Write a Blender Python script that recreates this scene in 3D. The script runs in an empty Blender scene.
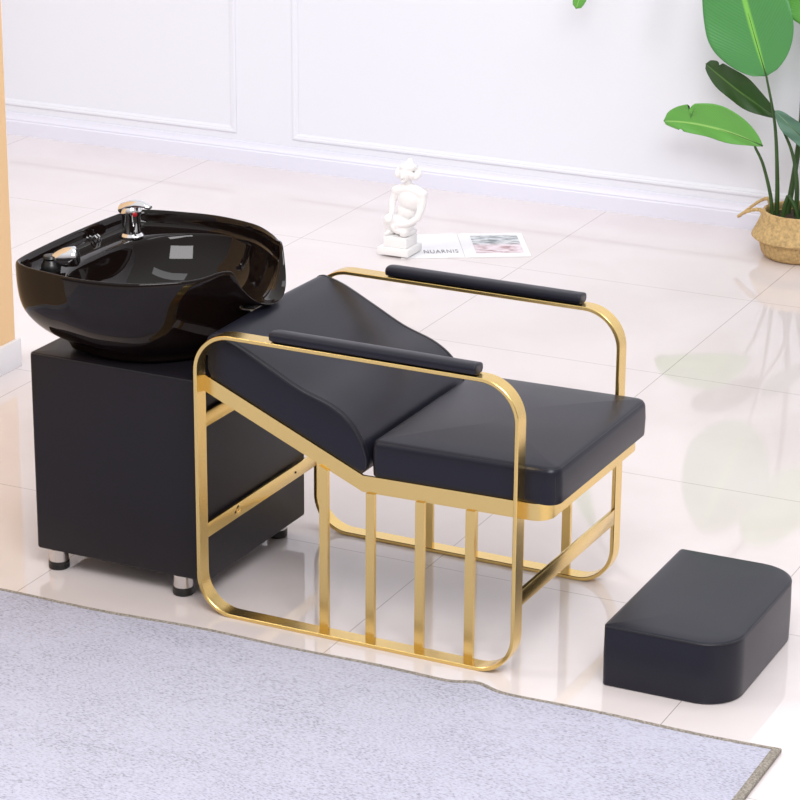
import bpy, bmesh, math, random
from mathutils import Vector, Matrix
random.seed(7)
sc = bpy.context.scene
C = sc.collection
PI = math.pi

# ---------------------------------------------------------------- camera
cam_d = bpy.data.cameras.new('camera'); cam = bpy.data.objects.new('camera', cam_d); C.objects.link(cam)
cam_d.sensor_width = 36.0; cam_d.sensor_fit = 'HORIZONTAL'
cam_d.lens = 2733.49 / 800 * 36.0
cam_d.clip_start = 0.05; cam_d.clip_end = 100
RIGHT = Vector((0.90194695, 0.43180117, 0.00628043))
UP = Vector((-0.14820463, 0.29584466, 0.94366908))
FWD = Vector((-0.40561938, 0.85207023, -0.33083112))
m = Matrix((RIGHT, UP, -FWD)).transposed().to_4x4()
m.translation = Vector((2.86448573, -4.95394819, 2.51205119))
cam.matrix_world = m
sc.camera = cam

# ---------------------------------------------------------------- world and lights
w = bpy.data.worlds.new('studio'); sc.world = w; w.use_nodes = True
nt = w.node_tree; nt.nodes.clear()
o = nt.nodes.new('ShaderNodeOutputWorld'); bg = nt.nodes.new('ShaderNodeBackground')
tc = nt.nodes.new('ShaderNodeTexCoord'); sx = nt.nodes.new('ShaderNodeSeparateXYZ'); rp = nt.nodes.new('ShaderNodeValToRGB')
nt.links.new(tc.outputs['Generated'], sx.inputs[0]); nt.links.new(sx.outputs['Z'], rp.inputs[0])
rp.color_ramp.elements[0].position = 0.0; rp.color_ramp.elements[0].color = (0.26, 0.21, 0.19, 1)
rp.color_ramp.elements[1].position = 0.75; rp.color_ramp.elements[1].color = (1.0, 0.99, 1.0, 1)
e = rp.color_ramp.elements.new(0.28); e.color = (0.62, 0.59, 0.60, 1)
nt.links.new(rp.outputs[0], bg.inputs[0]); bg.inputs[1].default_value = 0.90
nt.links.new(bg.outputs[0], o.inputs[0])

def area(name, loc, target, sx_, sy_, power, col=(1, 1, 1)):
    d = bpy.data.lights.new(name, 'AREA'); d.shape = 'RECTANGLE'; d.size = sx_; d.size_y = sy_
    d.energy = power; d.color = col
    ob = bpy.data.objects.new(name, d); C.objects.link(ob); ob.location = loc
    ob.rotation_euler = (Vector(target) - Vector(loc)).to_track_quat('-Z', 'Y').to_euler()
    return ob
area('key_softbox', (-3.2, -1.2, 4.0), (0.2, 0.4, 0.2), 1.8, 1.8, 120, (1, 0.99, 0.97))
area('front_softbox', (2.3, -2.6, 3.9), (0.8, 0.5, 0.2), 2.4, 1.6, 145, (1, 0.985, 0.985))
area('back_softbox', (1.2, 1.0, 4.2), (0.3, 3.6, 0.9), 3.0, 1.2, 42, (0.97, 0.98, 1))

sc.view_settings.view_transform = 'Standard'; sc.view_settings.look = 'None'
sc.view_settings.gamma = 1.0; sc.view_settings.use_curve_mapping = False
sc.view_settings.exposure = 0.0

# ---------------------------------------------------------------- materials
def mat(name, col, rough=0.5, metal=0.0, bump=0.0, bscale=40, spec=0.5, coat=0.0, var=0.0, vscale=8, sheen=0, rvar=0.0, stretch=None, aniso=0.0):
    M = bpy.data.materials.new(name); M.use_nodes = True
    n = M.node_tree.nodes; l = M.node_tree.links; b = n['Principled BSDF']
    b.inputs['Base Color'].default_value = (*col, 1); b.inputs['Roughness'].default_value = rough
    b.inputs['Metallic'].default_value = metal; b.inputs['Specular IOR Level'].default_value = spec
    b.inputs['Coat Weight'].default_value = coat; b.inputs['Coat Roughness'].default_value = 0.03
    b.inputs['Sheen Weight'].default_value = sheen
    b.inputs['Anisotropic'].default_value = aniso
    t = n.new('ShaderNodeTexCoord'); mp = n.new('ShaderNodeMapping'); l.new(t.outputs['Object'], mp.inputs[0])
    if stretch: mp.inputs['Scale'].default_value = stretch
    if var > 0 or rvar > 0:
        ns = n.new('ShaderNodeTexNoise'); ns.inputs['Scale'].default_value = vscale; ns.inputs['Detail'].default_value = 4
        l.new(mp.outputs[0], ns.inputs[0])
    if var > 0:
        r = n.new('ShaderNodeValToRGB'); l.new(ns.outputs[0], r.inputs[0])
        r.color_ramp.elements[0].position = 0.3; r.color_ramp.elements[1].position = 0.7
        r.color_ramp.elements[0].color = (*[c * (1 - var) for c in col], 1)
        r.color_ramp.elements[1].color = (*[min(1, c * (1 + var)) for c in col], 1)
        l.new(r.outputs[0], b.inputs['Base Color'])
    if rvar > 0:
        mr = n.new('ShaderNodeMapRange'); l.new(ns.outputs[0], mr.inputs[0])
        mr.inputs[3].default_value = rough - rvar; mr.inputs[4].default_value = rough + rvar
        l.new(mr.outputs[0], b.inputs['Roughness'])
    if bump > 0:
        nb = n.new('ShaderNodeTexNoise'); nb.inputs['Scale'].default_value = bscale; nb.inputs['Detail'].default_value = 3
        l.new(mp.outputs[0], nb.inputs[0])
        bp_ = n.new('ShaderNodeBump'); bp_.inputs['Strength'].default_value = bump; bp_.inputs['Distance'].default_value = 0.002
        l.new(nb.outputs[0], bp_.inputs['Height']); l.new(bp_.outputs[0], b.inputs['Normal'])
    return M

GOLD = mat('brushed_gold', (0.85, 0.62, 0.235), 0.25, 1.0, rvar=0.03, vscale=2, stretch=(30, 30, 30))
LEATHER = mat('black_leather', (0.011, 0.011, 0.018), 0.33, bump=0.08, bscale=380, spec=0.36, rvar=0.04, vscale=6)
LEATHER.node_tree.nodes['Principled BSDF'].inputs['Specular Tint'].default_value = (0.88, 0.90, 1.0, 1)
PIPING = mat('black_piping', (0.012, 0.012, 0.016), 0.3)
CABLEATHER = mat('cabinet_leather', (0.012, 0.010, 0.014), 0.42, bump=0.06, bscale=300, spec=0.30)
GLOSS = mat('black_ceramic', (0.007, 0.004, 0.0035), 0.03, spec=0.30)
CHROME = mat('chrome', (0.86, 0.86, 0.88), 0.06, 1.0)
STEEL = mat('foot_steel', (0.66, 0.64, 0.63), 0.16, 1.0)
RUBBER = mat('black_rubber', (0.01, 0.01, 0.01), 0.3)
RED = mat('red_dot', (0.55, 0.02, 0.03), 0.3)
WALLM = mat('wall_paint', (0.83, 0.845, 0.92), 0.6)
BASEM = mat('baseboard_paint', (0.80, 0.80, 0.91), 0.4)
ORANGE = mat('orange_paint', (0.88, 0.60, 0.33), 0.7)
WHITEB = mat('white_baseboard', (0.86, 0.85, 0.88), 0.4)
PLASTER = mat('white_plaster', (0.88, 0.87, 0.87), 0.55, bump=0.1, bscale=90)
PAPER = mat('paper', (0.88, 0.88, 0.90), 0.35)
INK = mat('ink', (0.25, 0.25, 0.28), 0.6)
SOIL = mat('soil', (0.05, 0.032, 0.02), 0.9, bump=0.8, bscale=60)
RUGTRIM = mat('rug_trim', (0.30, 0.27, 0.23), 0.9, bump=0.9, bscale=260, var=0.45, vscale=240)
HOLE = mat('screw_hole', (0.01, 0.008, 0.006), 0.6)

def floor_mat():
    M = bpy.data.materials.new('polished_tile'); M.use_nodes = True
    n = M.node_tree.nodes; l = M.node_tree.links; b = n['Principled BSDF']
    t = n.new('ShaderNodeTexCoord'); s = n.new('ShaderNodeSeparateXYZ'); l.new(t.outputs['Object'], s.inputs[0])
    T = 0.789
    def line(sock, off):
        a = n.new('ShaderNodeMath'); a.operation = 'ADD'; a.inputs[1].default_value = -off + T * 20 + T / 2; l.new(sock, a.inputs[0])
        md = n.new('ShaderNodeMath'); md.operation = 'MODULO'; md.inputs[1].default_value = T; l.new(a.outputs[0], md.inputs[0])
        sb = n.new('ShaderNodeMath'); sb.operation = 'SUBTRACT'; sb.inputs[1].default_value = T / 2; l.new(md.outputs[0], sb.inputs[0])
        ab = n.new('ShaderNodeMath'); ab.operation = 'ABSOLUTE'; l.new(sb.outputs[0], ab.inputs[0])
        lt = n.new('ShaderNodeMath'); lt.operation = 'LESS_THAN'; lt.inputs[1].default_value = 0.0011; l.new(ab.outputs[0], lt.inputs[0])
        return lt.outputs[0]
    mx = n.new('ShaderNodeMath'); mx.operation = 'MAXIMUM'
    l.new(line(s.outputs['X'], -0.429), mx.inputs[0]); l.new(line(s.outputs['Y'], 0.478), mx.inputs[1])
    ns = n.new('ShaderNodeTexNoise'); ns.inputs['Scale'].default_value = 2.2; ns.inputs['Detail'].default_value = 5; ns.inputs['Distortion'].default_value = 0.8
    l.new(t.outputs['Object'], ns.inputs[0])
    r = n.new('ShaderNodeValToRGB'); l.new(ns.outputs[0], r.inputs[0])
    r.color_ramp.elements[0].position = 0.35; r.color_ramp.elements[0].color = (0.745, 0.68, 0.675, 1)
    r.color_ramp.elements[1].position = 0.65; r.color_ramp.elements[1].color = (0.79, 0.73, 0.73, 1)
    mix = n.new('ShaderNodeMix'); mix.data_type = 'RGBA'; l.new(mx.outputs[0], mix.inputs['Factor'])
    l.new(r.outputs[0], mix.inputs['A']); mix.inputs['B'].default_value = (0.42, 0.37, 0.36, 1)
    l.new(mix.outputs['Result'], b.inputs['Base Color'])
    b.inputs['Roughness'].default_value = 0.05; b.inputs['Specular IOR Level'].default_value = 0.8
    return M
FLOORM = floor_mat()

def rug_mat():
    M = bpy.data.materials.new('rug_pile'); M.use_nodes = True
    n = M.node_tree.nodes; l = M.node_tree.links; b = n['Principled BSDF']
    t = n.new('ShaderNodeTexCoord'); mp = n.new('ShaderNodeMapping'); l.new(t.outputs['Object'], mp.inputs[0])
    mp.inputs['Scale'].default_value = (0.6, 1.3, 1); mp.inputs['Rotation'].default_value = (0, 0, 0.5)
    a = n.new('ShaderNodeTexNoise'); a.inputs['Scale'].default_value = 230; a.inputs['Detail'].default_value = 4; l.new(mp.outputs[0], a.inputs[0])
    c = n.new('ShaderNodeTexNoise'); c.inputs['Scale'].default_value = 7; c.inputs['Detail'].default_value = 3; l.new(mp.outputs[0], c.inputs[0])
    ad = n.new('ShaderNodeMath'); ad.operation = 'MULTIPLY_ADD'; ad.inputs[1].default_value = 0.25; l.new(c.outputs[0], ad.inputs[0]); l.new(a.outputs[0], ad.inputs[2])
    r = n.new('ShaderNodeValToRGB'); l.new(ad.outputs[0], r.inputs[0])
    r.color_ramp.elements[0].position = 0.43; r.color_ramp.elements[0].color = (0.30, 0.30, 0.37, 1)
    r.color_ramp.elements[1].position = 0.72; r.color_ramp.elements[1].color = (0.53, 0.535, 0.645, 1)
    e = r.color_ramp.elements.new(0.56); e.color = (0.45, 0.45, 0.55, 1)
    l.new(r.outputs[0], b.inputs['Base Color']); b.inputs['Roughness'].default_value = 0.95; b.inputs['Specular IOR Level'].default_value = 0.1
    bm_ = n.new('ShaderNodeBump'); bm_.inputs['Strength'].default_value = 0.5; bm_.inputs['Distance'].default_value = 0.003
    l.new(a.outputs[0], bm_.inputs['Height']); l.new(bm_.outputs[0], b.inputs['Normal'])
    return M
RUGM = rug_mat()

def leaf_mat(name, col, vein):
    M = bpy.data.materials.new(name); M.use_nodes = True
    n = M.node_tree.nodes; l = M.node_tree.links; b = n['Principled BSDF']
    uv = n.new('ShaderNodeUVMap'); s = n.new('ShaderNodeSeparateXYZ'); l.new(uv.outputs[0], s.inputs[0])
    a = n.new('ShaderNodeMath'); a.operation = 'SUBTRACT'; a.inputs[1].default_value = 0.5; l.new(s.outputs['X'], a.inputs[0])
    ab = n.new('ShaderNodeMath'); ab.operation = 'ABSOLUTE'; l.new(a.outputs[0], ab.inputs[0])
    rp_ = n.new('ShaderNodeValToRGB'); l.new(ab.outputs[0], rp_.inputs[0])
    rp_.color_ramp.elements[0].position = 0.018; rp_.color_ramp.elements[0].color = (1, 1, 1, 1)
    rp_.color_ramp.elements[1].position = 0.04; rp_.color_ramp.elements[1].color = (0, 0, 0, 1)
    # side veins slanting towards the tip
    v = n.new('ShaderNodeMath'); v.operation = 'MULTIPLY_ADD'; v.inputs[1].default_value = -0.6; l.new(ab.outputs[0], v.inputs[0]); l.new(s.outputs['Y'], v.inputs[2])
    sn = n.new('ShaderNodeMath'); sn.operation = 'MULTIPLY'; sn.inputs[1].default_value = 230; l.new(v.outputs[0], sn.inputs[0])
    si = n.new('ShaderNodeMath'); si.operation = 'SINE'; l.new(sn.outputs[0], si.inputs[0])
    mr = n.new('ShaderNodeMapRange'); l.new(si.outputs[0], mr.inputs[0]); mr.inputs[1].default_value = -1
    mr.inputs[3].default_value = 0.95; mr.inputs[4].default_value = 1.04
    vm = n.new('ShaderNodeVectorMath'); vm.operation = 'SCALE'; vm.inputs[0].default_value = col; l.new(mr.outputs[0], vm.inputs['Scale'])
    mix = n.new('ShaderNodeMix'); mix.data_type = 'RGBA'; l.new(rp_.outputs[0], mix.inputs['Factor'])
    l.new(vm.outputs[0], mix.inputs['A']); mix.inputs['B'].default_value = (*vein, 1)
    l.new(mix.outputs['Result'], b.inputs['Base Color'])
    b.inputs['Roughness'].default_value = 0.35
    bm_ = n.new('ShaderNodeBump'); bm_.inputs['Strength'].default_value = 0.25; bm_.inputs['Distance'].default_value = 0.001
    l.new(si.outputs[0], bm_.inputs['Height']); l.new(bm_.outputs[0], b.inputs['Normal'])
    return M
LEAF_MID = leaf_mat('leaf_mid_green', (0.075, 0.30, 0.085), (0.22, 0.58, 0.10))
LEAF_DARK = leaf_mat('leaf_dark_green', (0.020, 0.075, 0.010), (0.09, 0.20, 0.04))
LEAF_LIGHT = leaf_mat('leaf_light_green', (0.13, 0.42, 0.07), (0.32, 0.64, 0.16))
LEAF_BLUE = leaf_mat('leaf_blue_green', (0.09, 0.21, 0.14), (0.2, 0.35, 0.2))
STEM = mat('stem_green', (0.035, 0.085, 0.018), 0.45, var=0.2, vscale=20)

def basket_mat():
    M = mat('seagrass', (0.56, 0.385, 0.17), 0.75, var=0.25, vscale=90, bump=0.5, bscale=160)
    return M
BASKET = basket_mat()

def picture_mat():
    M = bpy.data.materials.new('printed_picture'); M.use_nodes = True
    n = M.node_tree.nodes; l = M.node_tree.links; b = n['Principled BSDF']
    uv = n.new('ShaderNodeUVMap'); mp = n.new('ShaderNodeMapping'); l.new(uv.outputs[0], mp.inputs[0]); mp.inputs['Scale'].default_value = (3.0, 9, 1)
    ns = n.new('ShaderNodeTexNoise'); ns.inputs['Scale'].default_value = 1.2; ns.inputs['Detail'].default_value = 5; l.new(mp.outputs[0], ns.inputs[0])
    s = n.new('ShaderNodeSeparateXYZ'); l.new(uv.outputs[0], s.inputs[0])
    top = n.new('ShaderNodeValToRGB'); bot = n.new('ShaderNodeValToRGB'); l.new(ns.outputs[0], top.inputs[0]); l.new(ns.outputs[0], bot.inputs[0])
    top.color_ramp.elements[0].position = 0.38; top.color_ramp.elements[0].color = (0.16, 0.20, 0.22, 1)
    top.color_ramp.elements[1].position = 0.6; top.color_ramp.elements[1].color = (0.75, 0.78, 0.80, 1)
    bot.color_ramp.elements[0].position = 0.36; bot.color_ramp.elements[0].color = (0.40, 0.22, 0.24, 1)
    bot.color_ramp.elements[1].position = 0.55; bot.color_ramp.elements[1].color = (0.82, 0.72, 0.77, 1)
    st = n.new('ShaderNodeMapRange'); l.new(s.outputs['Y'], st.inputs[0]); st.inputs[1].default_value = 0.42; st.inputs[2].default_value = 0.58
    mix = n.new('ShaderNodeMix'); mix.data_type = 'RGBA'; l.new(st.outputs[0], mix.inputs['Factor'])
    l.new(bot.outputs[0], mix.inputs['A']); l.new(top.outputs[0], mix.inputs['B']); l.new(mix.outputs['Result'], b.inputs['Base Color'])
    b.inputs['Roughness'].default_value = 0.35
    return M
PICTURE = picture_mat()

# ---------------------------------------------------------------- helpers
def obj(name, bm, material, parent=None, smooth=40, recalc=True):
    if recalc: bmesh.ops.recalc_face_normals(bm, faces=bm.faces)
    for f in bm.faces: f.smooth = True
    for e_ in bm.edges:
        if len(e_.link_faces) == 2 and e_.calc_face_angle(0) > math.radians(smooth): e_.smooth = False
    me = bpy.data.meshes.new(name); bm.to_mesh(me); bm.free()
    me.materials.append(material)
    ob = bpy.data.objects.new(name, me); C.objects.link(ob)
    if parent: ob.parent = parent
    return ob

def thing(name, label, cat, loc=(0, 0, 0), rotz=0, group=None):
    t = bpy.data.objects.new(name, None); C.objects.link(t); t.location = loc; t.rotation_euler = (0, 0, rotz)
    t.empty_display_size = 0.1
    t['label'] = label; t['category'] = cat
    if group: t['group'] = group
    return t

def struct(name, bm, material, smooth=40):
    ob = obj(name, bm, material, None, smooth); ob['kind'] = 'structure'; return ob

def add_box(bm, x0, x1, y0, y1, z0, z1, bev=0.0, seg=2):
    r = bmesh.ops.create_cube(bm, size=1)
    vs = r['verts']
    for v in vs:
        v.co = Vector((x0 + (v.co.x + .5) * (x1 - x0), y0 + (v.co.y + .5) * (y1 - y0), z0 + (v.co.z + .5) * (z1 - z0)))
    if bev > 0:
        es = list({e_ for v in vs for e_ in v.link_edges})
        bmesh.ops.bevel(bm, geom=es, offset=bev, segments=seg, affect='EDGES', profile=0.5)
    return bm

def box(*a, **k):
    bm = bmesh.new(); add_box(bm, *a, **k); return bm

def rrect(x0, x1, y0, y1, radii, inset=0.0, n=8):
    """rounded rectangle; radii = (x0y0, x1y0, x1y1, x0y1)"""
    x0 += inset; x1 -= inset; y0 += inset; y1 -= inset
    if isinstance(radii, (int, float)): radii = (radii,) * 4
    pts = []
    cs = [(x0, y0, 1, 1, PI), (x1, y0, -1, 1, 1.5 * PI), (x1, y1, -1, -1, 0), (x0, y1, 1, -1, .5 * PI)]
    for (cx, cy, sx_, sy_, a0), r in zip(cs, radii):
        r = max(r - inset, 0.0008)
        for i in range(n + 1):
            a = a0 + .5 * PI * i / n
            pts.append(Vector((cx + sx_ * r + r * math.cos(a), cy + sy_ * r + r * math.sin(a), 0)))
    return pts

def ringstack(bm, rings, cap0=True, cap1=True, closed=True):
    vr = [[bm.verts.new(p) for p in r] for r in rings]
    n = len(vr[0])
    for a, b in zip(vr, vr[1:]):
        for i in range(n if closed else n - 1):
            bm.faces.new((a[i], a[(i + 1) % n], b[(i + 1) % n], b[i]))
    if cap0: bm.faces.new(list(reversed(vr[0])))
    if cap1: bm.faces.new(vr[-1])
    return vr

def cushion(x0, x1, y0, y1, z0, z1, radii, edge=0.015, dome=0.004, bot=0.006, n=8, bulge=0.0):
    bm = bmesh.new(); rings = []
    def ring(ins, z): return [Vector((p.x, p.y, z)) for p in rrect(x0, x1, y0, y1, radii, ins, n)]
    rings.append(ring(bot, z0))
    for k in (30, 60, 90): rings.append(ring(bot * (1 - math.sin(math.radians(k))), z0 + bot * (1 - math.cos(math.radians(k)))))
    if bulge: rings.append(ring(-bulge, (z0 + z1) / 2))
    for k in (0, 22, 45, 67, 90): rings.append(ring(edge * (1 - math.cos(math.radians(k))), z1 - edge + edge * math.sin(math.radians(k))))
    half = min(x1 - x0, y1 - y0) / 2
    for k in (0.2, 0.4, 0.6, 0.8, 0.93): rings.append(ring(edge + (half - edge) * k, z1 + dome * (1 - (1 - k) ** 2)))
    ringstack(bm, rings)
    return bm

def tube(bm, pts, r, n=8, closed=False, cap=True):
    pts = [Vector(p) for p in pts]; N = len(pts)
    rr = r if isinstance(r, (list, tuple)) else [r] * N
    rings = []; prev = None
    for i, p in enumerate(pts):
        a = pts[(i - 1) % N] if (closed or i > 0) else p
        b = pts[(i + 1) % N] if (closed or i < N - 1) else p
        t = (b - a).normalized()
        if prev is None:
            u = t.cross(Vector((0, 0, 1)))
            if u.length < 0.1: u = t.cross(Vector((0, 1, 0)))
        else: u = prev - t * prev.dot(t)
        u.normalize(); prev = u; v = t.cross(u)
        rings.append([p + rr[i] * (math.cos(2 * PI * k / n) * u + math.sin(2 * PI * k / n) * v) for k in range(n)])
    if closed: rings.append(rings[0])
    vr = ringstack(bm, rings, cap0=cap and not closed, cap1=cap and not closed)
    if closed: bmesh.ops.remove_doubles(bm, verts=bm.verts, dist=1e-6)
    return bm

def spline(pts, per=8, closed=False):
    pts = [Vector(p) for p in pts]; out = []; N = len(pts)
    for i in range(N if closed else N - 1):
        g = lambda j: pts[j % N] if closed else pts[max(0, min(N - 1, j))]
        p0, p1, p2, p3 = g(i - 1), g(i), g(i + 1), g(i + 2)
        for k in range(per):
            t = k / per
            out.append(0.5 * ((2 * p1) + (-p0 + p2) * t + (2 * p0 - 5 * p1 + 4 * p2 - p3) * t * t + (-p0 + 3 * p1 - 3 * p2 + p3) * t ** 3))
    if not closed: out.append(pts[-1])
    return out

def lathe(bm, prof, cx=0, cy=0, n=32, cap0=False, cap1=False, M=None):
    rings = []
    for r, z in prof:
        ring = [Vector((cx + r * math.cos(2 * PI * k / n), cy + r * math.sin(2 * PI * k / n), z)) for k in range(n)]
        if M: ring = [M @ p for p in ring]
        rings.append(ring)
    return ringstack(bm, rings, cap0, cap1)

# ================================================================ THE ROOM
bm = bmesh.new()
bmesh.ops.create_grid(bm, x_segments=1, y_segments=1, size=1)
for v in bm.verts: v.co = Vector((0.8 + v.co.x * 5.2, -1.385 + v.co.y * 5.135, 0))
struct('floor', bm, FLOORM)

YW = 3.635
bm = box(-4.4, 6.0, YW, YW + 0.12, 0, 3.0)
struct('wall_back', bm, WALLM)
# stepped skirting along the back wall (profile swept in x)
def xprofile(prof, x0, x1):
    bm = bmesh.new()
    a = [bm.verts.new((x0, y, z)) for y, z in prof]; b = [bm.verts.new((x1, y, z)) for y, z in prof]
    n = len(prof)
    for i in range(n): bm.faces.new((a[i], a[(i + 1) % n], b[(i + 1) % n], b[i]))
    bm.faces.new(a); bm.faces.new(list(reversed(b)))
    return bm
y = YW
struct('baseboard_back', xprofile([(y - .001, .0), (y - .016, .0), (y - .016, .052), (y - .013, .056), (y - .0135, .062), (y - .010, .068), (y - .006, .078), (y - .005, .084), (y - .001, .086)], -4.4, 6.0), BASEM, 20)

def panel_moulding(x0, x1, z0, z1):
    """picture-frame moulding: profile carried round a rectangle with mitred corners"""
    prof = [(0, 0), (0, .003), (.004, .006), (.010, .007), (.014, .005), (.018, .005), (.022, .003), (.026, .0015), (.026, 0)]
    bm = bmesh.new(); rings = []
    for ox, oz in ((x0, z0), (x1, z0), (x1, z1), (x0, z1)):
        sxn = 1 if ox == x0 else -1; szn = 1 if oz == z0 else -1
        rings.append([Vector((ox + sxn * d, YW - 0.0005 - h, oz + szn * d)) for d, h in prof])
    rings.append(rings[0])
    ringstack(bm, rings, False, False); bmesh.ops.remove_doubles(bm, verts=bm.verts, dist=1e-6)
    return bm
struct('trim_1', panel_moulding(-3.7, -1.895, 0.112, 2.4), WALLM, 20)
struct('trim_2', panel_moulding(-1.665, 1.3, 0.112, 2.4), WALLM, 20)

# short wall stub in warm orange at the left edge, with a white skirting
struct('wall_left', box(-1.46, -1.329, -0.9, 1.289, 0, 3.0), ORANGE)
struct('baseboard_left', box(-1.3285, -1.315, -0.9, 1.300, 0, 0.083, bev=0.002), WHITEB)

# ================================================================ RUG
rug = thing('area_rug', 'pale lilac grey low-pile rug with a tan bound edge, in front of the chair', 'rug', (0.2, -0.9, 0))
random.seed(3)
def rug_edge(x):
    return -0.098 + 0.003 * math.sin(x * 5.1) + 0.0035 * math.sin(x * 13 + 1) + 0.017 * math.exp(-((x - 0.735) / 0.040) ** 2) - 0.012 * max(0, min(1, (0.1 - x) / 0.6)) - .004 * max(0, x - .9)
X0, X1, YB = -1.6, 1.412, -2.6
bm = bmesh.new()
NX, NY = 220, 60
rows = []
for j in range(NY + 1):
    row = []
    for i in range(NX + 1):
        xx = X0 + (X1 - X0) * i / NX; yy = rug_edge(xx) + (YB - rug_edge(xx)) * j / NY
        z = 0.007 + 0.0012 * math.sin(xx * 9 + yy * 4) * math.sin(yy * 7 + 1) + 0.004 * math.exp(-((xx - .735) / .05) ** 2) * math.exp(-((yy + .06) / .05) ** 2)
        row.append(bm.verts.new((xx - 0.2, yy + 0.9, z)))
    rows.append(row)
for j in range(NY):
    for i in range(NX):
        bm.faces.new((rows[j][i], rows[j][i + 1], rows[j + 1][i + 1], rows[j + 1][i]))
top_rows = rows
# skirt to the floor
border = [rows[0][i] for i in range(NX + 1)] + [rows[j][NX] for j in range(1, NY + 1)] + [rows[NY][i] for i in range(NX - 1, -1, -1)] + [rows[j][0] for j in range(NY - 1, 0, -1)]
low = [bm.verts.new((v.co.x, v.co.y, 0.0004)) for v in border]
for i in range(len(border)):
    k = (i + 1) % len(border); bm.faces.new((border[i], low[i], low[k], border[k]))
obj('pile', bm, RUGM, rug)
# bound edge: tapes folded over the far edge and the right edge
bm = bmesh.new()
path = [(X0 + (X1 - X0) * i / NX - 0.2, rug_edge(X0 + (X1 - X0) * i / NX) + 0.9, 0.0062 + 0.004 * math.exp(-((X0 + (X1 - X0) * i / NX - .735) / .05) ** 2)) for i in range(NX + 1)]
tube(bm, path, 0.0046, 8)
obj('bound_edge', bm, RUGTRIM, rug)
bm = bmesh.new(); add_box(bm, X1 - 0.2 - 0.016, X1 - 0.2 + 0.004, YB + 0.9, rug_edge(X1) + 0.9 + .004, 0.0005, 0.0105, bev=0.003)
obj('bound_edge', bm, RUGTRIM, rug)

# ================================================================ CHAIR
TH = -0.014978
chair = thing('shampoo_chair', 'reclined black leather shampoo chair on a brushed gold looped frame', 'chair', (0, 0, 0), TH)
LX, HZ, BW, BT = 0.786, 0.67, 0.04, 0.009

def loop_bar(y0):
    R = 0.092; n = 14; bm = bmesh.new(); outer = []
    for cx, cz, a0 in ((R, R, PI), (LX - R, R, 1.5 * PI), (LX - R, HZ - R, 0), (R, HZ - R, .5 * PI)):
        for i in range(n + 1):
            a = a0 + .5 * PI * i / n; outer.append((cx, cz, math.cos(a), math.sin(a)))
    rings = []
    e_ = 0.0012
    sec = [(0, e_), (0, BW - e_), (e_, BW), (BT - e_, BW), (BT, BW - e_), (BT, e_), (BT - e_, 0), (e_, 0)]
    for cx, cz, c, s in outer:
        rings.append([Vector((cx + (R - d) * c, y0 + yy, cz + (R - d) * s)) for d, yy in sec])
    rings.append(rings[0]); ringstack(bm, rings, False, False); bmesh.ops.remove_doubles(bm, verts=bm.verts, dist=1e-6)
    return bm

for y0, far in ((0.0, False), (0.56, True)):
    fr = obj('side_frame', loop_bar(y0), GOLD, chair, 30)
    for sxx in (0.310, 0.425, 0.545, 0.665):
        yc = y0 + BW / 2
        rz = 0.390 + (sxx - 0.404) * 0.016 if sxx > 0.4 else 0.560 - (sxx - 0.010) / 0.394 * 0.170
        yy = 0.0325 if not far else 0.5675
        bm = bmesh.new(); add_box(bm, sxx - 0.0105, sxx + 0.0105, yy - 0.005, yy + 0.005, BT - 0.0002, rz - 0.0378)
        slope = 0.016 if sxx > 0.4 else -0.170 / 0.394
        for v in bm.verts:
            if v.co.z > 0.1: v.co.z += (v.co.x - sxx) * slope
        obj('upright', bm, GOLD, fr, 30)
    # pad
    bm = bmesh.new(); rings = []
    xs = [0.190, 0.1915, 0.197, 0.21] + [0.21 + (0.664 - 0.21) * i / 10 for i in range(1, 11)] + [0.678, 0.683, 0.6845]
    for k, xx in enumerate(xs):
        s_ = {0: 0.72, 1: 0.88, 2: 0.97}.get(k, 1.0)
        if k >= len(xs) - 3: s_ = [1.0, 0.97, 0.88][k - (len(xs) - 3)]
        ring = []
        for i in range(20):
            a = 2 * PI * i / 20
            cy_ = math.copysign(abs(math.cos(a)) ** 0.7, math.cos(a)); cz_ = math.copysign(abs(math.sin(a)) ** 0.7, math.sin(a))
            ring.append(Vector((xx, y0 + 0.02 + 0.0215 * s_ * cy_, HZ + 0.0125 + 0.0122 * s_ * cz_)))
        rings.append(ring)
    ringstack(bm, rings)
    pad = obj('armrest_pad', bm, LEATHER, chair)
    bm = bmesh.new()
    tube(bm, [(xx, y0 + 0.001, HZ + 0.0165) for xx in (0.2, 0.35, 0.5, 0.68)], 0.0011, 6)
    obj('seam', bm, PIPING, pad)

# rail: flat bar down the recline slope, level under the seat, round the front and back again
YA, YBk = 0.0335, 0.5665
st = [(0.009, YA, 0.560, 0, 1), (0.404, YA, 0.390, 0, 1)]
R_ = 0.042
for i in range(11):
    a = -PI / 2 + PI / 2 * i / 10; st.append((0.800 + R_ * math.cos(a), YA + R_ + R_ * math.sin(a), 0.3966, -math.cos(a), -math.sin(a)))
for i in range(11):
    a = PI / 2 * i / 10; st.append((0.800 + R_ * math.cos(a), YBk - R_ + R_ * math.sin(a), 0.3966, -math.cos(a), -math.sin(a)))
st += [(0.404, YBk, 0.390, 0, -1), (0.009, YBk, 0.560, 0, -1)]
bm = bmesh.new(); rings = []
for x_, y_, z_, nx, ny in st:
    rings.append([Vector((x_, y_, z_)), Vector((x_, y_, z_ - 0.0383)), Vector((x_ + nx * .006, y_ + ny * .006, z_ - 0.0383)), Vector((x_ + nx * .006, y_ + ny * .006, z_))])
ringstack(bm, rings)
obj('seat_rail', bm, GOLD, chair, 25)
obj('front_stretcher', box(0.778, 0.786, 0.0395, 0.5605, 0.157, 0.194, bev=0.001), GOLD, chair, 30)
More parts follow.
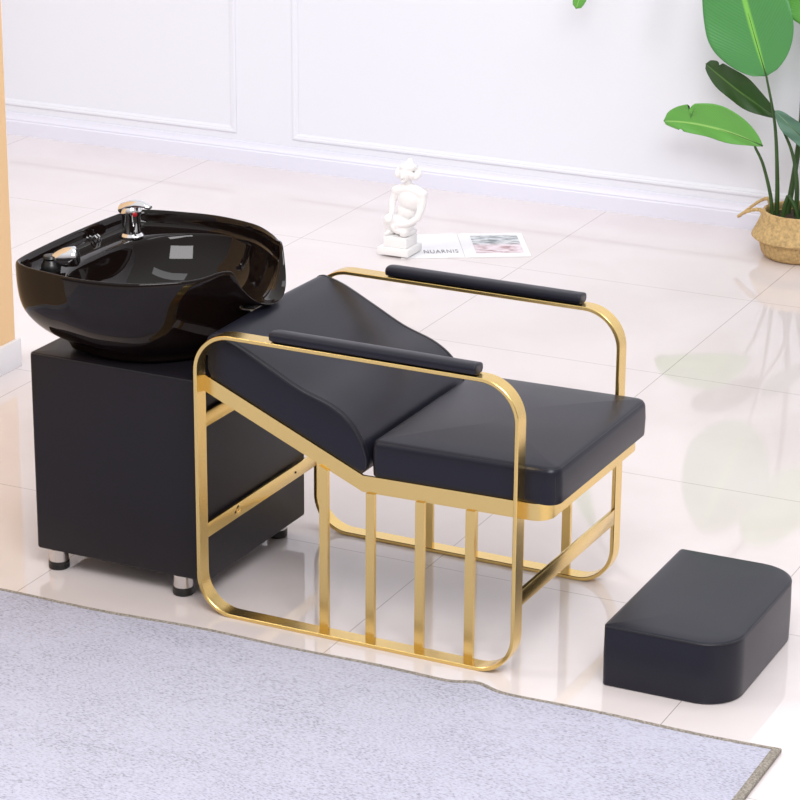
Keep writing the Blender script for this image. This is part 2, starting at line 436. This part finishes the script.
for z0, z1 in ((0.168, 0.203), (0.434, 0.469)):
    br = obj('rear_brace', box(0.001, 0.008, 0.0395, 0.5605, z0, z1, bev=0.001), GOLD, chair, 30)
    for yy in (0.165, 0.455):
        bm = bmesh.new(); M = Matrix.Translation((0.008, yy, (z0 + z1) / 2)) @ Matrix.Rotation(PI / 2, 4, 'Y')
        lathe(bm, [(0.0028, 0.0), (0.0028, 0.0010)], n=12, cap0=True, cap1=True, M=M)
        obj('bolt', bm, HOLE, br)
    if z0 < .3:
        bm = bmesh.new(); M = Matrix.Translation((0.008, 0.18, 0.1855)) @ Matrix.Rotation(PI / 2, 4, 'Y')
        lathe(bm, [(0.004, 0.0), (0.0045, 0.0016), (0.011, 0.0022), (0.0135, 0.0)], n=20, cap0=False, cap1=False, M=M)
        obj('washer', bm, GOLD, br)

# seat
SD = (0.420, 0.861, 0.0385, 0.5615)
def tilt(bm):
    for v in bm.verts: v.co.z += (v.co.x - 0.404) * 0.016
    return bm
seat = obj('seat', tilt(cushion(*SD, 0.3885, 0.4715, (0.02, 0.03, 0.03, 0.02), edge=0.015, dome=0.009, bot=0.003, bulge=0.0015)), LEATHER, chair, 60)
bm = bmesh.new(); tube(bm, [Vector((p.x, p.y, 0.4662)) for p in rrect(*SD, (0.02, 0.03, 0.03, 0.02), 0.0058, 8)], 0.0019, 6, closed=True)
obj('piping', tilt(bm), PIPING, seat)
for sg, yc in ((-1, SD[2] + 0.03), (1, SD[3] - 0.03)):
    bm = bmesh.new(); cxx = SD[1] - 0.03; k = 0.7071
    tube(bm, [(cxx + r * k, yc + sg * r * k, z) for r, z in ((0.0298, 0.393), (0.0312, 0.420), (0.0306, 0.445), (0.0285, 0.459), (0.0245, 0.466))], 0.0011, 6)
    obj('seam', tilt(bm), PIPING, seat)

# backrest: contoured profile carried across the chair
top = spline([(0.0125, 0, 0.572), (0.0125, 0, 0.620), (0.0150, 0, 0.644), (0.029, 0, 0.6545), (0.055, 0, 0.6495), (0.095, 0, 0.6355), (0.170, 0, 0.5985), (0.244, 0, 0.562), (0.318, 0, 0.537), (0.365, 0, 0.508), (0.395, 0, 0.468), (0.411, 0, 0.425), (0.4075, 0, 0.400)], 6)
bot = [Vector((0.396, 0, 0.3885)), Vector((0.30, 0, 0.4305)), Vector((0.2, 0, 0.4735)), Vector((0.1, 0, 0.517)), Vector((0.022, 0, 0.550))]
prof = top + bot
cen = sum(prof, Vector()) / len(prof)
def offs(d):
    out = []; N = len(prof)
    for i, p in enumerate(prof):
        t = (prof[(i + 1) % N] - prof[i - 1]).normalized(); nn = Vector((t.z, 0, -t.x))
        out.append(p + nn * d)   # inward for this winding
    return out
test = offs(0.01)
inward = 1 if sum((a - cen).length for a in test) < sum((a - cen).length for a in prof) else -1
bm = bmesh.new(); rings = []; E_ = 0.008; Y0, Y1 = 0.0385, 0.5615
for k in (0, 30, 60, 90):
    a = math.radians(k); rings.append([Vector((p.x, Y0 + E_ * (1 - math.cos(a)), p.z)) for p in offs(inward * E_ * (1 - math.sin(a)))])
nt_ = len(top)
for k in range(0, 13):
    f = 0.02 + 0.96 * k / 12; yy = Y0 + E_ + (Y1 - Y0 - 2 * E_) * f
    cr = 0.003 * math.sin(PI * f)
    rings.append([Vector((p.x, yy, p.z + (cr if 6 < i < nt_ - 8 else 0))) for i, p in enumerate(prof)])
for k in (90, 60, 30, 0):
    a = math.radians(k); rings.append([Vector((p.x, Y1 - E_ * (1 - math.cos(a)), p.z)) for p in offs(inward * E_ * (1 - math.sin(a)))])
ringstack(bm, rings)
back = obj('backrest', bm, LEATHER, chair, 50)
for yy, sg in ((0.0415, 1), (0.5585, -1)):
    for dy, r in ((0.0, 0.0022), (0.0085 * sg, 0.0016)):
        bm = bmesh.new()
        pp = offs(inward * (0.0026 if dy == 0 else 0.0003))[4:nt_ - 1]
        tube(bm, [Vector((p.x, yy + dy, p.z)) for p in pp], r, 6)
        obj('piping', bm, PIPING, back)

# ================================================================ CABINET UNDER THE BASIN
cab = thing('basin_cabinet', 'black leather-clad box pedestal on four short steel feet, under the wash basin', 'cabinet', (-0.2285 * math.cos(TH) - 0.285 * math.sin(TH), -0.2285 * math.sin(TH) + 0.285 * math.cos(TH), 0), TH)
x0, x1, y0, y1 = -0.2375, 0.2250, -0.235, 0.240
body = obj('body', cushion(x0, x1, y0, y1, 0.050, 0.5345, 0.009, edge=0.007, dome=0.0, bot=0.006, n=5), CABLEATHER, cab, 60)
bm = bmesh.new(); tube(bm, [Vector((p.x, p.y, 0.5318)) for p in rrect(x0, x1, y0, y1, 0.009, 0.002, 5)], 0.0013, 6, closed=True)
obj('seam', bm, PIPING, body)
for fx, fy in ((x0 + .044, y0 + .026), (x1 - .078, y0 + .026), (x0 + .047, y1 - .045), (x1 - .056, y1 - .042)):
    bm = bmesh.new(); lathe(bm, [(0.0235, 0.020), (0.0235, 0.0505)], fx, fy, 32, True, True)
    ft = obj('foot', bm, STEEL, cab)
    bm = bmesh.new(); lathe(bm, [(0.0225, 0.0), (0.0248, 0.002), (0.0252, 0.011), (0.0245, 0.0125), (0.0252, 0.0145), (0.0245, 0.0200)], fx, fy, 32, True, True)
    obj('foot_pad', bm, RUBBER, ft)

# ================================================================ WASH BASIN
bc = Vector((-0.22, 0.28, 0))
basin = thing('wash_basin', 'glossy black ceramic salon wash basin with neck notch and chrome taps', 'basin', (bc.x * math.cos(TH) - bc.y * math.sin(TH), bc.x * math.sin(TH) + bc.y * math.cos(TH), 0), TH)
half = [(0.045, 0.28), (0.043, 0.235), (0.020, 0.175), (-0.030, 0.105), (-0.082, 0.050), (-0.156, 0.000), (-0.270, -0.024), (-0.375, -0.012), (-0.440, 0.004), (-0.474, 0.024), (-0.489, 0.056), (-0.497, 0.150), (-0.500, 0.28)]
full = [Vector((x_ + .22, y_ - .28, 0)) for x_, y_ in half] + [Vector((x_ + .22, -(y_ - .28), 0)) for x_, y_ in half[-2:0:-1]]
dense = spline(full, 24, closed=True)
# resample by arc length
L = [0]
for i in range(len(dense)): L.append(L[-1] + (dense[(i + 1) % len(dense)] - dense[i]).length)
NB = 256; outline = []; j = 0
for k in range(NB):
    s_ = L[-1] * k / NB
    while L[j + 1] < s_: j += 1
    f = (s_ - L[j]) / (L[j + 1] - L[j]); outline.append(dense[j].lerp(dense[(j + 1) % len(dense)], f))
def sm(a, b, x_):
    t = max(0, min(1, (x_ - a) / (b - a))); return t * t * (3 - 2 * t)
hole = []
for p in outline:
    a = math.atan2(p.y, p.x); wgt = sm(-0.25, 0.55, -math.cos(a))
    ca, sa = math.cos(a), math.sin(a); q_ = (abs(ca / 0.212) ** 2.8 + abs(sa / 0.262) ** 2.8) ** (-1 / 2.8)
    el = Vector((0.014 + q_ * ca, q_ * sa, 0))
    hole.append((p * 0.935).lerp(el, wgt))
gs = [(max(0.0, 1 - (abs(p.y) / 0.114) ** 2) ** 0.62 - 0.13 * math.exp(-((abs(p.y) - 0.135) / 0.035) ** 2)) if p.x > 0.04 else 0 for p in outline]
bm = bmesh.new(); rings = []
def oring(s, z, dip=0.0, out=0.0, sx_=None):
    sxx = sx_ if sx_ else s
    return [Vector((p.x * sxx + out * g, p.y * s, z - dip * g)) for p, g in zip(outline, gs)]
def fr(s, f):
    # lower front pulled in to clear the backrest
    return [Vector((p.x * (s if p.x < 0 else s + (f - s) * sm(0, .12, p.x)), p.y * s, 0)) for p in outline]
def lring(s, f, z, d, out=0.0): return [Vector((q_.x + out * g, q_.y, z - d * g)) for q_, g in zip(fr(s, f), gs)]
rings.append(lring(.64, .60, .5352, 0)); rings.append(lring(.665, .62, .540, 0)); rings.append(lring(.675, .63, .553, 0)); rings.append(lring(.70, .655, .563, 0))
for s, f, z, d, o_ in ((.775, .72, .576, 0, 0), (.85, .78, .595, .002, 0), (.915, .80, .618, .004, 0), (.96, .825, .641, .008, 0), (.982, .85, .664, .014, 0), (.993, .895, .690, .030, .000), (.999, .96, .715, .053, .005), (1.0, .99, .738, .074, .011), (1.0, 1.0, .748, .083, .011)):
    rings.append(lring(s, f, z, d, o_))
rings.append(oring(.997, .7525, .088, .008)); rings.append(oring(.990, .755, .088, .002)); rings.append(oring(.978, .755, .086, -.006)); rings.append(oring(.968, .751, .081, -.012))
def blend(t, z, dip, out):
    return [Vector((a.x + (b.x - a.x) * t + out * g, a.y + (b.y - a.y) * t, z - dip * g)) for a, b, g in zip([p * .958 for p in outline], hole, gs)]
rings.append(blend(0.0, .742, .074, -.018)); rings.append(blend(0.05, .725, .060, -.022)); rings.append(blend(.15, .7175, .056, -.025)); rings.append(blend(.8, .716, .056, -.028)); rings.append(blend(.95, .7145, .056, -.030)); rings.append(blend(1.0, .710, .054, -.033))
hc = Vector((0.02, 0, 0))
def hring(s, z, dip=0, out=0): return [Vector((hc.x + (p.x - hc.x) * s + out * g, p.y * s, z - dip * g)) for p, g in zip(hole, gs)]
for s, z, d, o_ in ((.985, .698, .046, -.034), (.955, .678, .032, -.032), (.90, .650, .016, -.024), (.81, .625, .008, -.014), (.68, .603, .003, -.006), (.50, .591, 0, 0), (.30, .586, 0, 0), (.10, .584, 0, 0)):
    rings.append(hring(s, z, d, o_))
ringstack(bm, rings)
bowl = obj('bowl', bm, GLOSS, basin, 80)
md = bowl.modifiers.new('subdivision', 'SUBSURF'); md.levels = 1; md.render_levels = 1
# drain and the grille of the hair trap
bm = bmesh.new(); lathe(bm, [(0.0, 0.5862), (0.016, 0.5865), (0.021, 0.5885), (0.025, 0.5868)], 0.02, 0, 28)
obj('drain', bm, CHROME, basin)
# mixer tap
TX, TY, TZ = -0.208, 0.165, 0.7160
bm = bmesh.new()
lathe(bm, [(0.0, 0), (0.029, 0), (0.0295, .004), (0.026, .008), (0.0225, .010), (0.0222, .052), (0.0245, .056), (0.0250, .064), (0.022, .074), (0.014, .081), (0, .083)], 0, 0, 32)
for v in bm.verts: v.co += Vector((TX, TY, TZ))
bmesh.ops.remove_doubles(bm, verts=bm.verts, dist=1e-5)
tap = obj('mixer_tap', bm, CHROME, basin)
bm = bmesh.new(); rings = []
for s_, wy, hz, dz in ((-0.030, .010, .008, .066), (-.024, .021, .013, .068), (0.0, .023, .013, .077), (.02, .018, .009, .083), (.036, .0135, .0070, .082), (.049, .0120, .006, .079), (.054, .008, .004, .0775)):
    rings.append([Vector((TX + s_, TY + wy * math.cos(2 * PI * i / 16), TZ + dz + hz * math.sin(2 * PI * i / 16))) for i in range(16)])
ringstack(bm, rings)
obj('lever', bm, CHROME, tap)
bm = bmesh.new(); M = Matrix.Translation((TX + 0.0215, TY - 0.010, TZ + 0.061)) @ Matrix.Rotation(math.radians(115), 4, Vector((0.3, 1, 0)).normalized())
M = Matrix.Translation((TX + 0.0190, TY - 0.0150, TZ + 0.060)) @ Vector((0.75, -0.6, 0)).to_track_quat('Z', 'Y').to_matrix().to_4x4()
lathe(bm, [(0.0058, -0.003), (0.0058, 0.0015), (0.004, 0.0028)], n=16, cap0=True, cap1=True, M=M)
rd = obj('temperature_dot', bm, RED, tap); rd['label'] = 'small red temperature dot'
# little chrome hose clip on the deck
bm = bmesh.new()
cx_, cy_ = -0.254, 0.080
for dy in (-0.006, 0.006):
    tube(bm, [(cx_ - .008, cy_ + dy, .720), (cx_ - .006, cy_ + dy, .730), (cx_, cy_ + dy, .734), (cx_ + .006, cy_ + dy, .730), (cx_ + .008, cy_ + dy, .7165)], 0.0022, 8)
obj('hose_clip', bm, CHROME, basin)
# hand shower lying in its holder
hx, hy = -0.205, -0.150
bm = bmesh.new()
lathe(bm, [(0.023, .7160), (0.023, .728), (0.019, .733), (0.016, .740), (0.0185, .745), (0.016, .750), (0.008, .751)], hx - 0.020, hy - .008, 24, True, True)
hold = obj('shower_holder', bm, RUBBER, basin); 
bm = bmesh.new()
d = Vector((0.80, 0.36, 0.12)).normalized()
M = Matrix.Translation((hx - 0.012, hy - .004, 0.742)) @ d.to_track_quat('Z', 'Y').to_matrix().to_4x4()
lathe(bm, [(0.010, -0.004), (0.014, 0.002), (0.0185, 0.012), (0.0225, 0.024), (0.0235, 0.040), (0.0235, 0.0490), (0.0205, 0.0535), (0.010, 0.0545)], n=28, cap0=True, cap1=True, M=M)
sh = obj('hand_shower', bm, CHROME, basin)
bm = bmesh.new(); lathe(bm, [(0.0175, 0.0535), (0.0170, 0.0565), (0.004, 0.0575)], n=28, cap0=True, cap1=True, M=M)
obj('spray_face', bm, RUBBER, sh)

# ================================================================ FOOTSTOOL
ox, oy = 1.113, 0.295
stool = thing('footstool', 'low black leather footstool with two rounded corners, beside the chair on the tiles', 'footstool', (ox, oy, 0))
q = (0.968 - ox, 1.257 - ox, 0.044 - oy, 0.523 - oy)
rad = (0.010, 0.085, 0.095, 0.010)
sb = obj('cushion', cushion(*q, 0.0005, 0.1415, rad, edge=0.008, dome=0.002, bot=0.004, n=14, bulge=0.001), LEATHER, stool, 60)
bm = bmesh.new(); tube(bm, [Vector((p.x, p.y, 0.1375)) for p in rrect(*q, rad, 0.0015, 14)], 0.0018, 6, closed=True)
obj('piping', bm, PIPING, sb)

# ================================================================ MAGAZINE
ang = math.radians(30)
mag = thing('open_magazine', 'open white magazine lying flat on the tiles, printed picture on its right page', 'magazine', (-0.629, 2.873, 0), ang)
def page(x0, x1, name):
    bm = bmesh.new(); N = 12; rings = []
    for i in range(N + 1):
        xx = x0 + (x1 - x0) * i / N; d = abs(xx)
        z = 0.0035 + 0.0010 * math.exp(-((d - 0.03) / 0.03) ** 2) - 0.002 * (1 if d < 0.004 else 0)
        rings.append([Vector((xx, 0, 0.0004)), Vector((xx, 0.28, 0.0004)), Vector((xx, 0.28, z)), Vector((xx, 0, z))])
    ringstack(bm, rings)
    return obj(name, bm, PAPER, mag)
pl = page(-0.210, -0.001, 'page'); pr_ = page(0.001, 0.217, 'page')
bm = bmesh.new(); uvl = bm.loops.layers.uv.new('UVMap')
vs = [bm.verts.new(c) for c in ((0.042, .045, .0), (0.185, .045, .0), (0.185, .245, .0), (0.042, .245, .0))]
# subdivided strip that follows the page
bm.free(); bm = bmesh.new(); uvl = bm.loops.layers.uv.new('UVMap'); N = 10
cols = []
for i in range(N + 1):
    xx = 0.040 + (0.198 - 0.040) * i / N; z = 0.0037 + 0.0010 * math.exp(-((xx - 0.03) / 0.03) ** 2)
    cols.append((bm.verts.new((xx, .042, z)), bm.verts.new((xx, .250, z)), i / N))
for a, b in zip(cols, cols[1:]):
    f = bm.faces.new((a[0], b[0], b[1], a[1]))
    for lp, uvc in zip(f.loops, ((a[2], 0), (b[2], 0), (b[2], 1), (a[2], 1))): lp[uvl].uv = uvc
pic = obj('picture', bm, PICTURE, pr_, recalc=False)
def text_mesh(name, s, size, loc, rotz, parent, material):
    cu = bpy.data.curves.new(name, 'FONT'); cu.body = s; cu.size = size; cu.extrude = 0.0001; cu.align_x = 'CENTER'; cu.space_character = 1.15
    to = bpy.data.objects.new(name, cu); C.objects.link(to)
    dg = bpy.context.evaluated_depsgraph_get(); me = bpy.data.meshes.new_from_object(to.evaluated_get(dg))
    C.objects.unlink(to); bpy.data.objects.remove(to)
    me.materials.clear(); me.materials.append(material)
    ob = bpy.data.objects.new(name, me); C.objects.link(ob); ob.location = loc; ob.rotation_euler = (0, 0, rotz); ob.parent = parent
    return ob
lt_ = text_mesh('lettering', 'NUARNIS', 0.056, (-0.074, 0.048, 0.0048), 0, pl, INK); lt_.scale = (0.44, 1, 1)

# ================================================================ PLASTER FIGURE
fx0, fx1, fy0, fy1 = -0.055, 0.055, -0.055, 0.055
st_ = thing('plaster_figurine', 'small white plaster figure of a crouching person on a stepped plinth', 'figurine', (-0.842, 2.822, 0.0072))
bm = bmesh.new(); add_box(bm, fx0, fx1, fy0, fy1, 0, 0.024, bev=0.0015)
obj('plinth', bm, PLASTER, st_)
bm = bmesh.new(); add_box(bm, -0.040, 0.044, -0.042, 0.040, 0.0245, 0.060, bev=0.002)
obj('plinth_block', bm, PLASTER, st_)
def ell(bm, c, r, rot=None):
    rr = bmesh.ops.create_uvsphere(bm, u_segments=20, v_segments=12, radius=1)
    for v in rr['verts']:
        p = Vector((v.co.x * r[0], v.co.y * r[1], v.co.z * r[2]))
        if rot: p.rotate(rot)
        v.co = p + Vector(c)
def limb(bm, pts, rs):
    P = spline(pts, 5); n = len(P); R2 = []
    for i in range(n):
        f = i / (n - 1) * (len(rs) - 1); k = min(int(f), len(rs) - 2); R2.append(rs[k] + (rs[k + 1] - rs[k]) * (f - k))
    tube(bm, P, R2, 10)
    ell(bm, P[0], (R2[0],) * 3); ell(bm, P[-1], (R2[-1],) * 3)
from mathutils import Euler
bm = bmesh.new()
ell(bm, (0.002, 0.008, 0.098), (0.034, 0.032, 0.030))           # pelvis
ell(bm, (0.012, 0.006, 0.130), (0.031, 0.026, 0.032))           # waist
ell(bm, (0.022, 0.002, 0.168), (0.038, 0.026, 0.036), Euler((0, 0.15, 0)))   # chest
limb(bm, [(-0.022, 0, 0.190), (0.02, 0, 0.200), (0.058, 0.002, 0.186)], [0.015, 0.018, 0.016])  # shoulders
limb(bm, [(0.018, 0, 0.200), (0.012, -0.004, 0.226)], [0.012, 0.0105])          # neck
ell(bm, (0.008, -0.008, 0.242), (0.017, 0.020, 0.023))          # head
ell(bm, (0.006, -0.029, 0.238), (0.004, 0.006, 0.006))          # nose
ell(bm, (0.007, -0.024, 0.226), (0.007, 0.006, 0.004))          # chin and lips
# curls of hair
random.seed(5)
for k in range(26):
    a = 2 * PI * k / 26; rr = 0.026 if k % 2 else 0.031
    ell(bm, (0.010 + rr * math.cos(a), 0.0 + 0.018 * math.sin(a) + .004, 0.244 + 0.006 * math.sin(a * 3)), (0.011, 0.010, 0.010))
for k in range(10):
    a = 2 * PI * k / 10; ell(bm, (0.010 + 0.016 * math.cos(a), 0.004 + 0.014 * math.sin(a), 0.263), (0.011, 0.011, 0.010))
ell(bm, (0.012, 0.004, 0.272), (0.016, 0.014, 0.011)); ell(bm, (0.012, 0.008, 0.282), (0.008, 0.008, 0.007))
# arms and hands
limb(bm, [(0.058, 0.002, 0.186), (0.062, -0.006, 0.155), (0.056, -0.018, 0.120)], [0.015, 0.0125, 0.0105])
limb(bm, [(0.056, -0.018, 0.120), (0.034, -0.032, 0.104), (0.010, -0.038, 0.098)], [0.0105, 0.009, 0.0065])
for k in range(4): limb(bm, [(0.010, -0.038, 0.101 - k * .003), (-0.004, -0.041, 0.100 - k * .0032)], [0.0027, 0.0019])
limb(bm, [(-0.022, 0.0, 0.188), (-0.030, -0.004, 0.160), (-0.026, -0.016, 0.132)], [0.013, 0.011, 0.009])
limb(bm, [(-0.026, -0.016, 0.132), (-0.024, -0.030, 0.115)], [0.009, 0.0065])
for k in range(4): limb(bm, [(-0.029 + k * .0034, -0.033, 0.114), (-0.031 + k * .0036, -0.037, 0.104)], [0.0026, 0.0018])
# legs: one knee raised, one folded on the block
limb(bm, [(-0.010, 0.004, 0.096), (-0.030, -0.020, 0.106)], [0.024, 0.018])
limb(bm, [(-0.030, -0.020, 0.106), (-0.034, -0.014, 0.084), (-0.027, -0.012, 0.067)], [0.017, 0.013, 0.009])
limb(bm, [(-0.027, -0.008, 0.066), (-0.034, -0.032, 0.0645)], [0.009, 0.006])
limb(bm, [(0.014, 0.004, 0.094), (0.020, -0.028, 0.076)], [0.022, 0.015])
limb(bm, [(0.020, -0.028, 0.074), (0.026, 0.004, 0.070), (0.028, 0.030, 0.067)], [0.014, 0.012, 0.007])
# drapery across the lap
limb(bm, [(-0.020, -0.018, 0.092), (0.0, -0.030, 0.080), (0.026, -0.026, 0.086), (0.038, 0.0, 0.098)], [0.010, 0.012, 0.010, 0.007])
ell(bm, (0.0, 0.008, 0.072), (0.032, 0.028, 0.014))
for v in bm.verts: v.co = Vector((v.co.x * 1.15 + 0.006 + (v.co.z - .06) * 0.05, v.co.y * 1.1, 0.058 + (v.co.z - 0.058) * 1.12))
fg = obj('figure', bm, PLASTER, st_, 80)
r_ = fg.modifiers.new('remesh', 'REMESH'); r_.mode = 'VOXEL'; r_.voxel_size = 0.0022; r_.use_smooth_shade = True
s_ = fg.modifiers.new('smooth', 'SMOOTH'); s_.iterations = 3; s_.factor = 0.5

# ================================================================ PLANT
PX, PY = 0.335, 3.385
plant = thing('potted_plant', 'large-leaved green plant in a woven seagrass basket by the white wall', 'plant', (PX, PY, 0))
prof = [(0.0, 0.0), (0.090, 0.0), (0.108, 0.004), (0.117, 0.014), (0.123, 0.03), (0.1275, 0.048), (0.130, 0.060), (0.142, 0.063), (0.152, 0.068), (0.153, 0.074), (0.147, 0.086), (0.140, 0.100), (0.133, 0.115), (0.127, 0.130), (0.1225, 0.144), (0.121, 0.152), (0.118, 0.1565), (0.113, 0.155), (0.112, 0.145), (0.116, 0.128), (0.10, 0.126)]
pp = spline([(r, z, 0) for r, z in prof], 5)
bm = bmesh.new(); rings = []; N = 216
Ls = 0
for i, p in enumerate(pp):
    if i: Ls += (p - pp[i - 1]).length
    ring = []
    for k in range(N):
        a = 2 * PI * k / N
        d = 0.0
        if p.x > 0.1:
            row = math.floor(Ls / 0.0075)
            d = 0.0016 * math.sin(k * 2 * PI / N * 54 + (row % 2) * PI) * abs(math.sin(PI * Ls / 0.0075))
        ring.append(Vector(((p.x + d) * math.cos(a), (p.x + d) * math.sin(a), p.y + 0.0005)))
    rings.append(ring)
ringstack(bm, rings[1:], cap0=True, cap1=True)
bk = obj('basket', bm, BASKET, plant, 80)
def handle(pts):
    bm = bmesh.new(); P = spline(pts, 8)
    for ph in (0, PI * 2 / 3, PI * 4 / 3):   # three twisted strands
        Q = []
        for i, p in enumerate(P):
            a = ph + i * 0.55; Q.append(p + Vector((0.0026 * math.cos(a), 0.0026 * math.sin(a), 0.0026 * math.sin(a + 1))))
        tube(bm, Q, 0.0042, 7)
    return obj('handle', bm, BASKET, bk)
handle([(-0.112, -0.035, 0.135), (-0.122, -0.036, 0.150), (-0.150, -0.03, 0.146), (-0.185, -0.012, 0.128), (-0.207, 0.0, 0.112), (-0.205, 0.010, 0.112), (-0.175, 0.018, 0.140), (-0.14, 0.020, 0.168), (-0.115, 0.018, 0.176), (-0.108, 0.018, 0.155), (-0.108, 0.018, 0.136)])
handle([(0.112, 0.030, 0.135), (0.122, 0.030, 0.150), (0.150, 0.025, 0.146), (0.190, 0.012, 0.120), (0.200, 0.0, 0.112), (0.190, -0.010, 0.114), (0.160, -0.018, 0.140), (0.122, -0.02, 0.160), (0.110, -0.020, 0.136)])
bm = bmesh.new(); lathe(bm, [(0.0, 0.134), (0.04, 0.133), (0.08, 0.1305), (0.1145, 0.128), (0.1145, 0.120)], n=40)
so = obj('soil', bm, SOIL, plant)

def leaf(base, tip, wl, wr, mt, side, stem_pts, sr=(0.010, 0.005), bow=0.03, peak=0.42, tipw=0.0, notches=(), ctrl=None, fold=0.12, blunt=0.5, bpow=0.75):
    """blade with midrib from base to tip (world coordinates); side = direction of the right half"""
    base = Vector(base); tip = Vector(tip); ax = (tip - base); Ln = ax.length; ax.normalize()
    side = Vector(side); side = (side - ax * side.dot(ax)).normalized(); nrm = ax.cross(side).normalized()
    if nrm.y > 0: nrm = -nrm
    mid = (base + tip) / 2 + nrm * bow if ctrl is None else Vector(ctrl)
    off = Vector((PX, PY, 0))
    bm = bmesh.new(); uvl = bm.loops.layers.uv.new('UVMap'); NU, NV = 12, 40
    grid = []
    for j in range(NV + 1):
        t = j / NV
        c = base * (1 - t) ** 2 + mid * 2 * t * (1 - t) + tip * t * t
        if t < peak: pw = math.sin(PI / 2 * t / peak) ** bpow
        else: pw = max(0, math.cos(PI / 2 * (t - peak) / (1 - peak))) ** blunt
        row = []
        for i in range(-NU, NU + 1):
            u = i / NU; wd = (wr if u > 0 else wl) * pw
            for (tn, sgn, dep) in notches:
                if sgn * u > 0 and abs(u) > .25: wd *= 1 - dep * math.exp(-((t - tn + 0.10 * (1 - abs(u))) / 0.010) ** 2) * sm(.25, 1, abs(u))
            p = c + side * (u * wd) - nrm * (fold * abs(u) ** 1.3 * wd) * -1 + nrm * 0.004 * math.sin(t * 15 + u * 3) * abs(u)
            row.append((bm.verts.new(p - off), (u * .5 + .5, t)))
        grid.append(row)
    for j in range(NV):
        for i in range(2 * NU):
            q_ = (grid[j][i], grid[j][i + 1], grid[j + 1][i + 1], grid[j + 1][i])
            f = bm.faces.new([a[0] for a in q_])
            for lp, a in zip(f.loops, q_): lp[uvl].uv = a[1]
    lf = obj('leaf', bm, mt, plant, 180, recalc=False)
    sd = lf.modifiers.new('thickness', 'SOLIDIFY'); sd.thickness = 0.0008; sd.offset = 0
    # petiole running on as the raised midrib
    P = spline([Vector(p) - off for p in stem_pts] + [base - off], 8)
    n0 = len(P)
    rad_ = [sr[0] + (sr[1] - sr[0]) * i / (n0 - 1) for i in range(n0)]
    for t in (0.1, 0.25, 0.4, 0.55, 0.7, 0.85):
        c = base * (1 - t) ** 2 + mid * 2 * t * (1 - t) + tip * t * t
        P.append(c - off - nrm * 0.001); rad_.append(sr[1] * (0.75 - 0.6 * t))
    bm = bmesh.new(); tube(bm, P, rad_, 10)
    obj('petiole', bm, STEM, lf)
    return lf

# tall broad leaf
leaf((0.205, 3.360, 0.592), (0.040, 3.40, 1.03), 0.150, 0.150, LEAF_MID, (1, 0, 0.35),
     [(0.255, 3.39, 0.13), (0.252, 3.385, 0.25), (0.236, 3.38, 0.43)], (0.009, 0.0035), bow=0.02, peak=0.38, notches=((0.66, 1, 0.9),), blunt=0.6, bpow=0.55)
# dark leaf behind
leaf((0.232, 3.41, 0.447), (-0.030, 3.44, 0.594), 0.056, 0.040, LEAF_DARK, (-0.45, 0.0, -0.9),
     [(0.318, 3.40, 0.13), (0.313, 3.40, 0.25), (0.285, 3.41, 0.35)], (0.009, 0.0035), bow=0.03, peak=0.50, notches=((0.86, -1, 0.8),), blunt=0.42)
# light leaf reaching left
leaf((0.205, 3.36, 0.362), (-0.132, 3.34, 0.412), 0.085, 0.036, LEAF_LIGHT, (-0.15, 0.1, -1),
     [(0.245, 3.37, 0.13), (0.236, 3.37, 0.2), (0.205, 3.37, 0.30), (0.176, 3.365, 0.360)], (0.007, 0.003), bow=0.0, peak=0.42, notches=((0.74, -1, 0.8), (0.80, 1, 0.4)), blunt=0.40, ctrl=(0.03, 3.35, 0.425))
# bluish leaf cut by the right edge
leaf((0.400, 3.37, 0.352), (0.247, 3.34, 0.487), 0.032, 0.030, LEAF_BLUE, (0.5, 0.0, 0.8),
     [(0.380, 3.37, 0.13), (0.395, 3.36, 0.25)], (0.010, 0.005), bow=0.01, peak=0.6, blunt=0.6)
# leaf in the top right corner
leaf((0.42, 3.40, 0.740), (0.19, 3.44, 1.06), 0.105, 0.10, LEAF_LIGHT, (1, 0, 0.8),
     [(0.350, 3.38, 0.13), (0.385, 3.38, 0.35), (0.425, 3.40, 0.6)], (0.022, 0.006), bow=0.02, peak=0.42)
# leaf arching over to the left, only its tip hangs into view
leaf((-0.352, 3.40, 1.10), (-0.468, 3.38, 0.746), 0.034, 0.034, LEAF_LIGHT, (1, 0.1, -0.2),
     [(0.285, 3.41, 0.13), (0.30, 3.46, 0.5), (0.24, 3.48, 0.95), (0.0, 3.45, 1.26), (-0.22, 3.41, 1.26)], (0.010, 0.005), bow=0.01, peak=0.45, blunt=0.30)
# short cut stalks between the leaves
for pts in ([(0.285, 3.36, 0.13), (0.290, 3.36, 0.17), (0.300, 3.36, 0.205)], [(0.338, 3.36, 0.13), (0.325, 3.36, 0.17), (0.302, 3.36, 0.207)]):
    bm = bmesh.new(); tube(bm, [Vector(p) - Vector((PX, PY, 0)) for p in spline(pts, 5)], 0.0075, 8)
    obj('stalk', bm, STEM, plant)
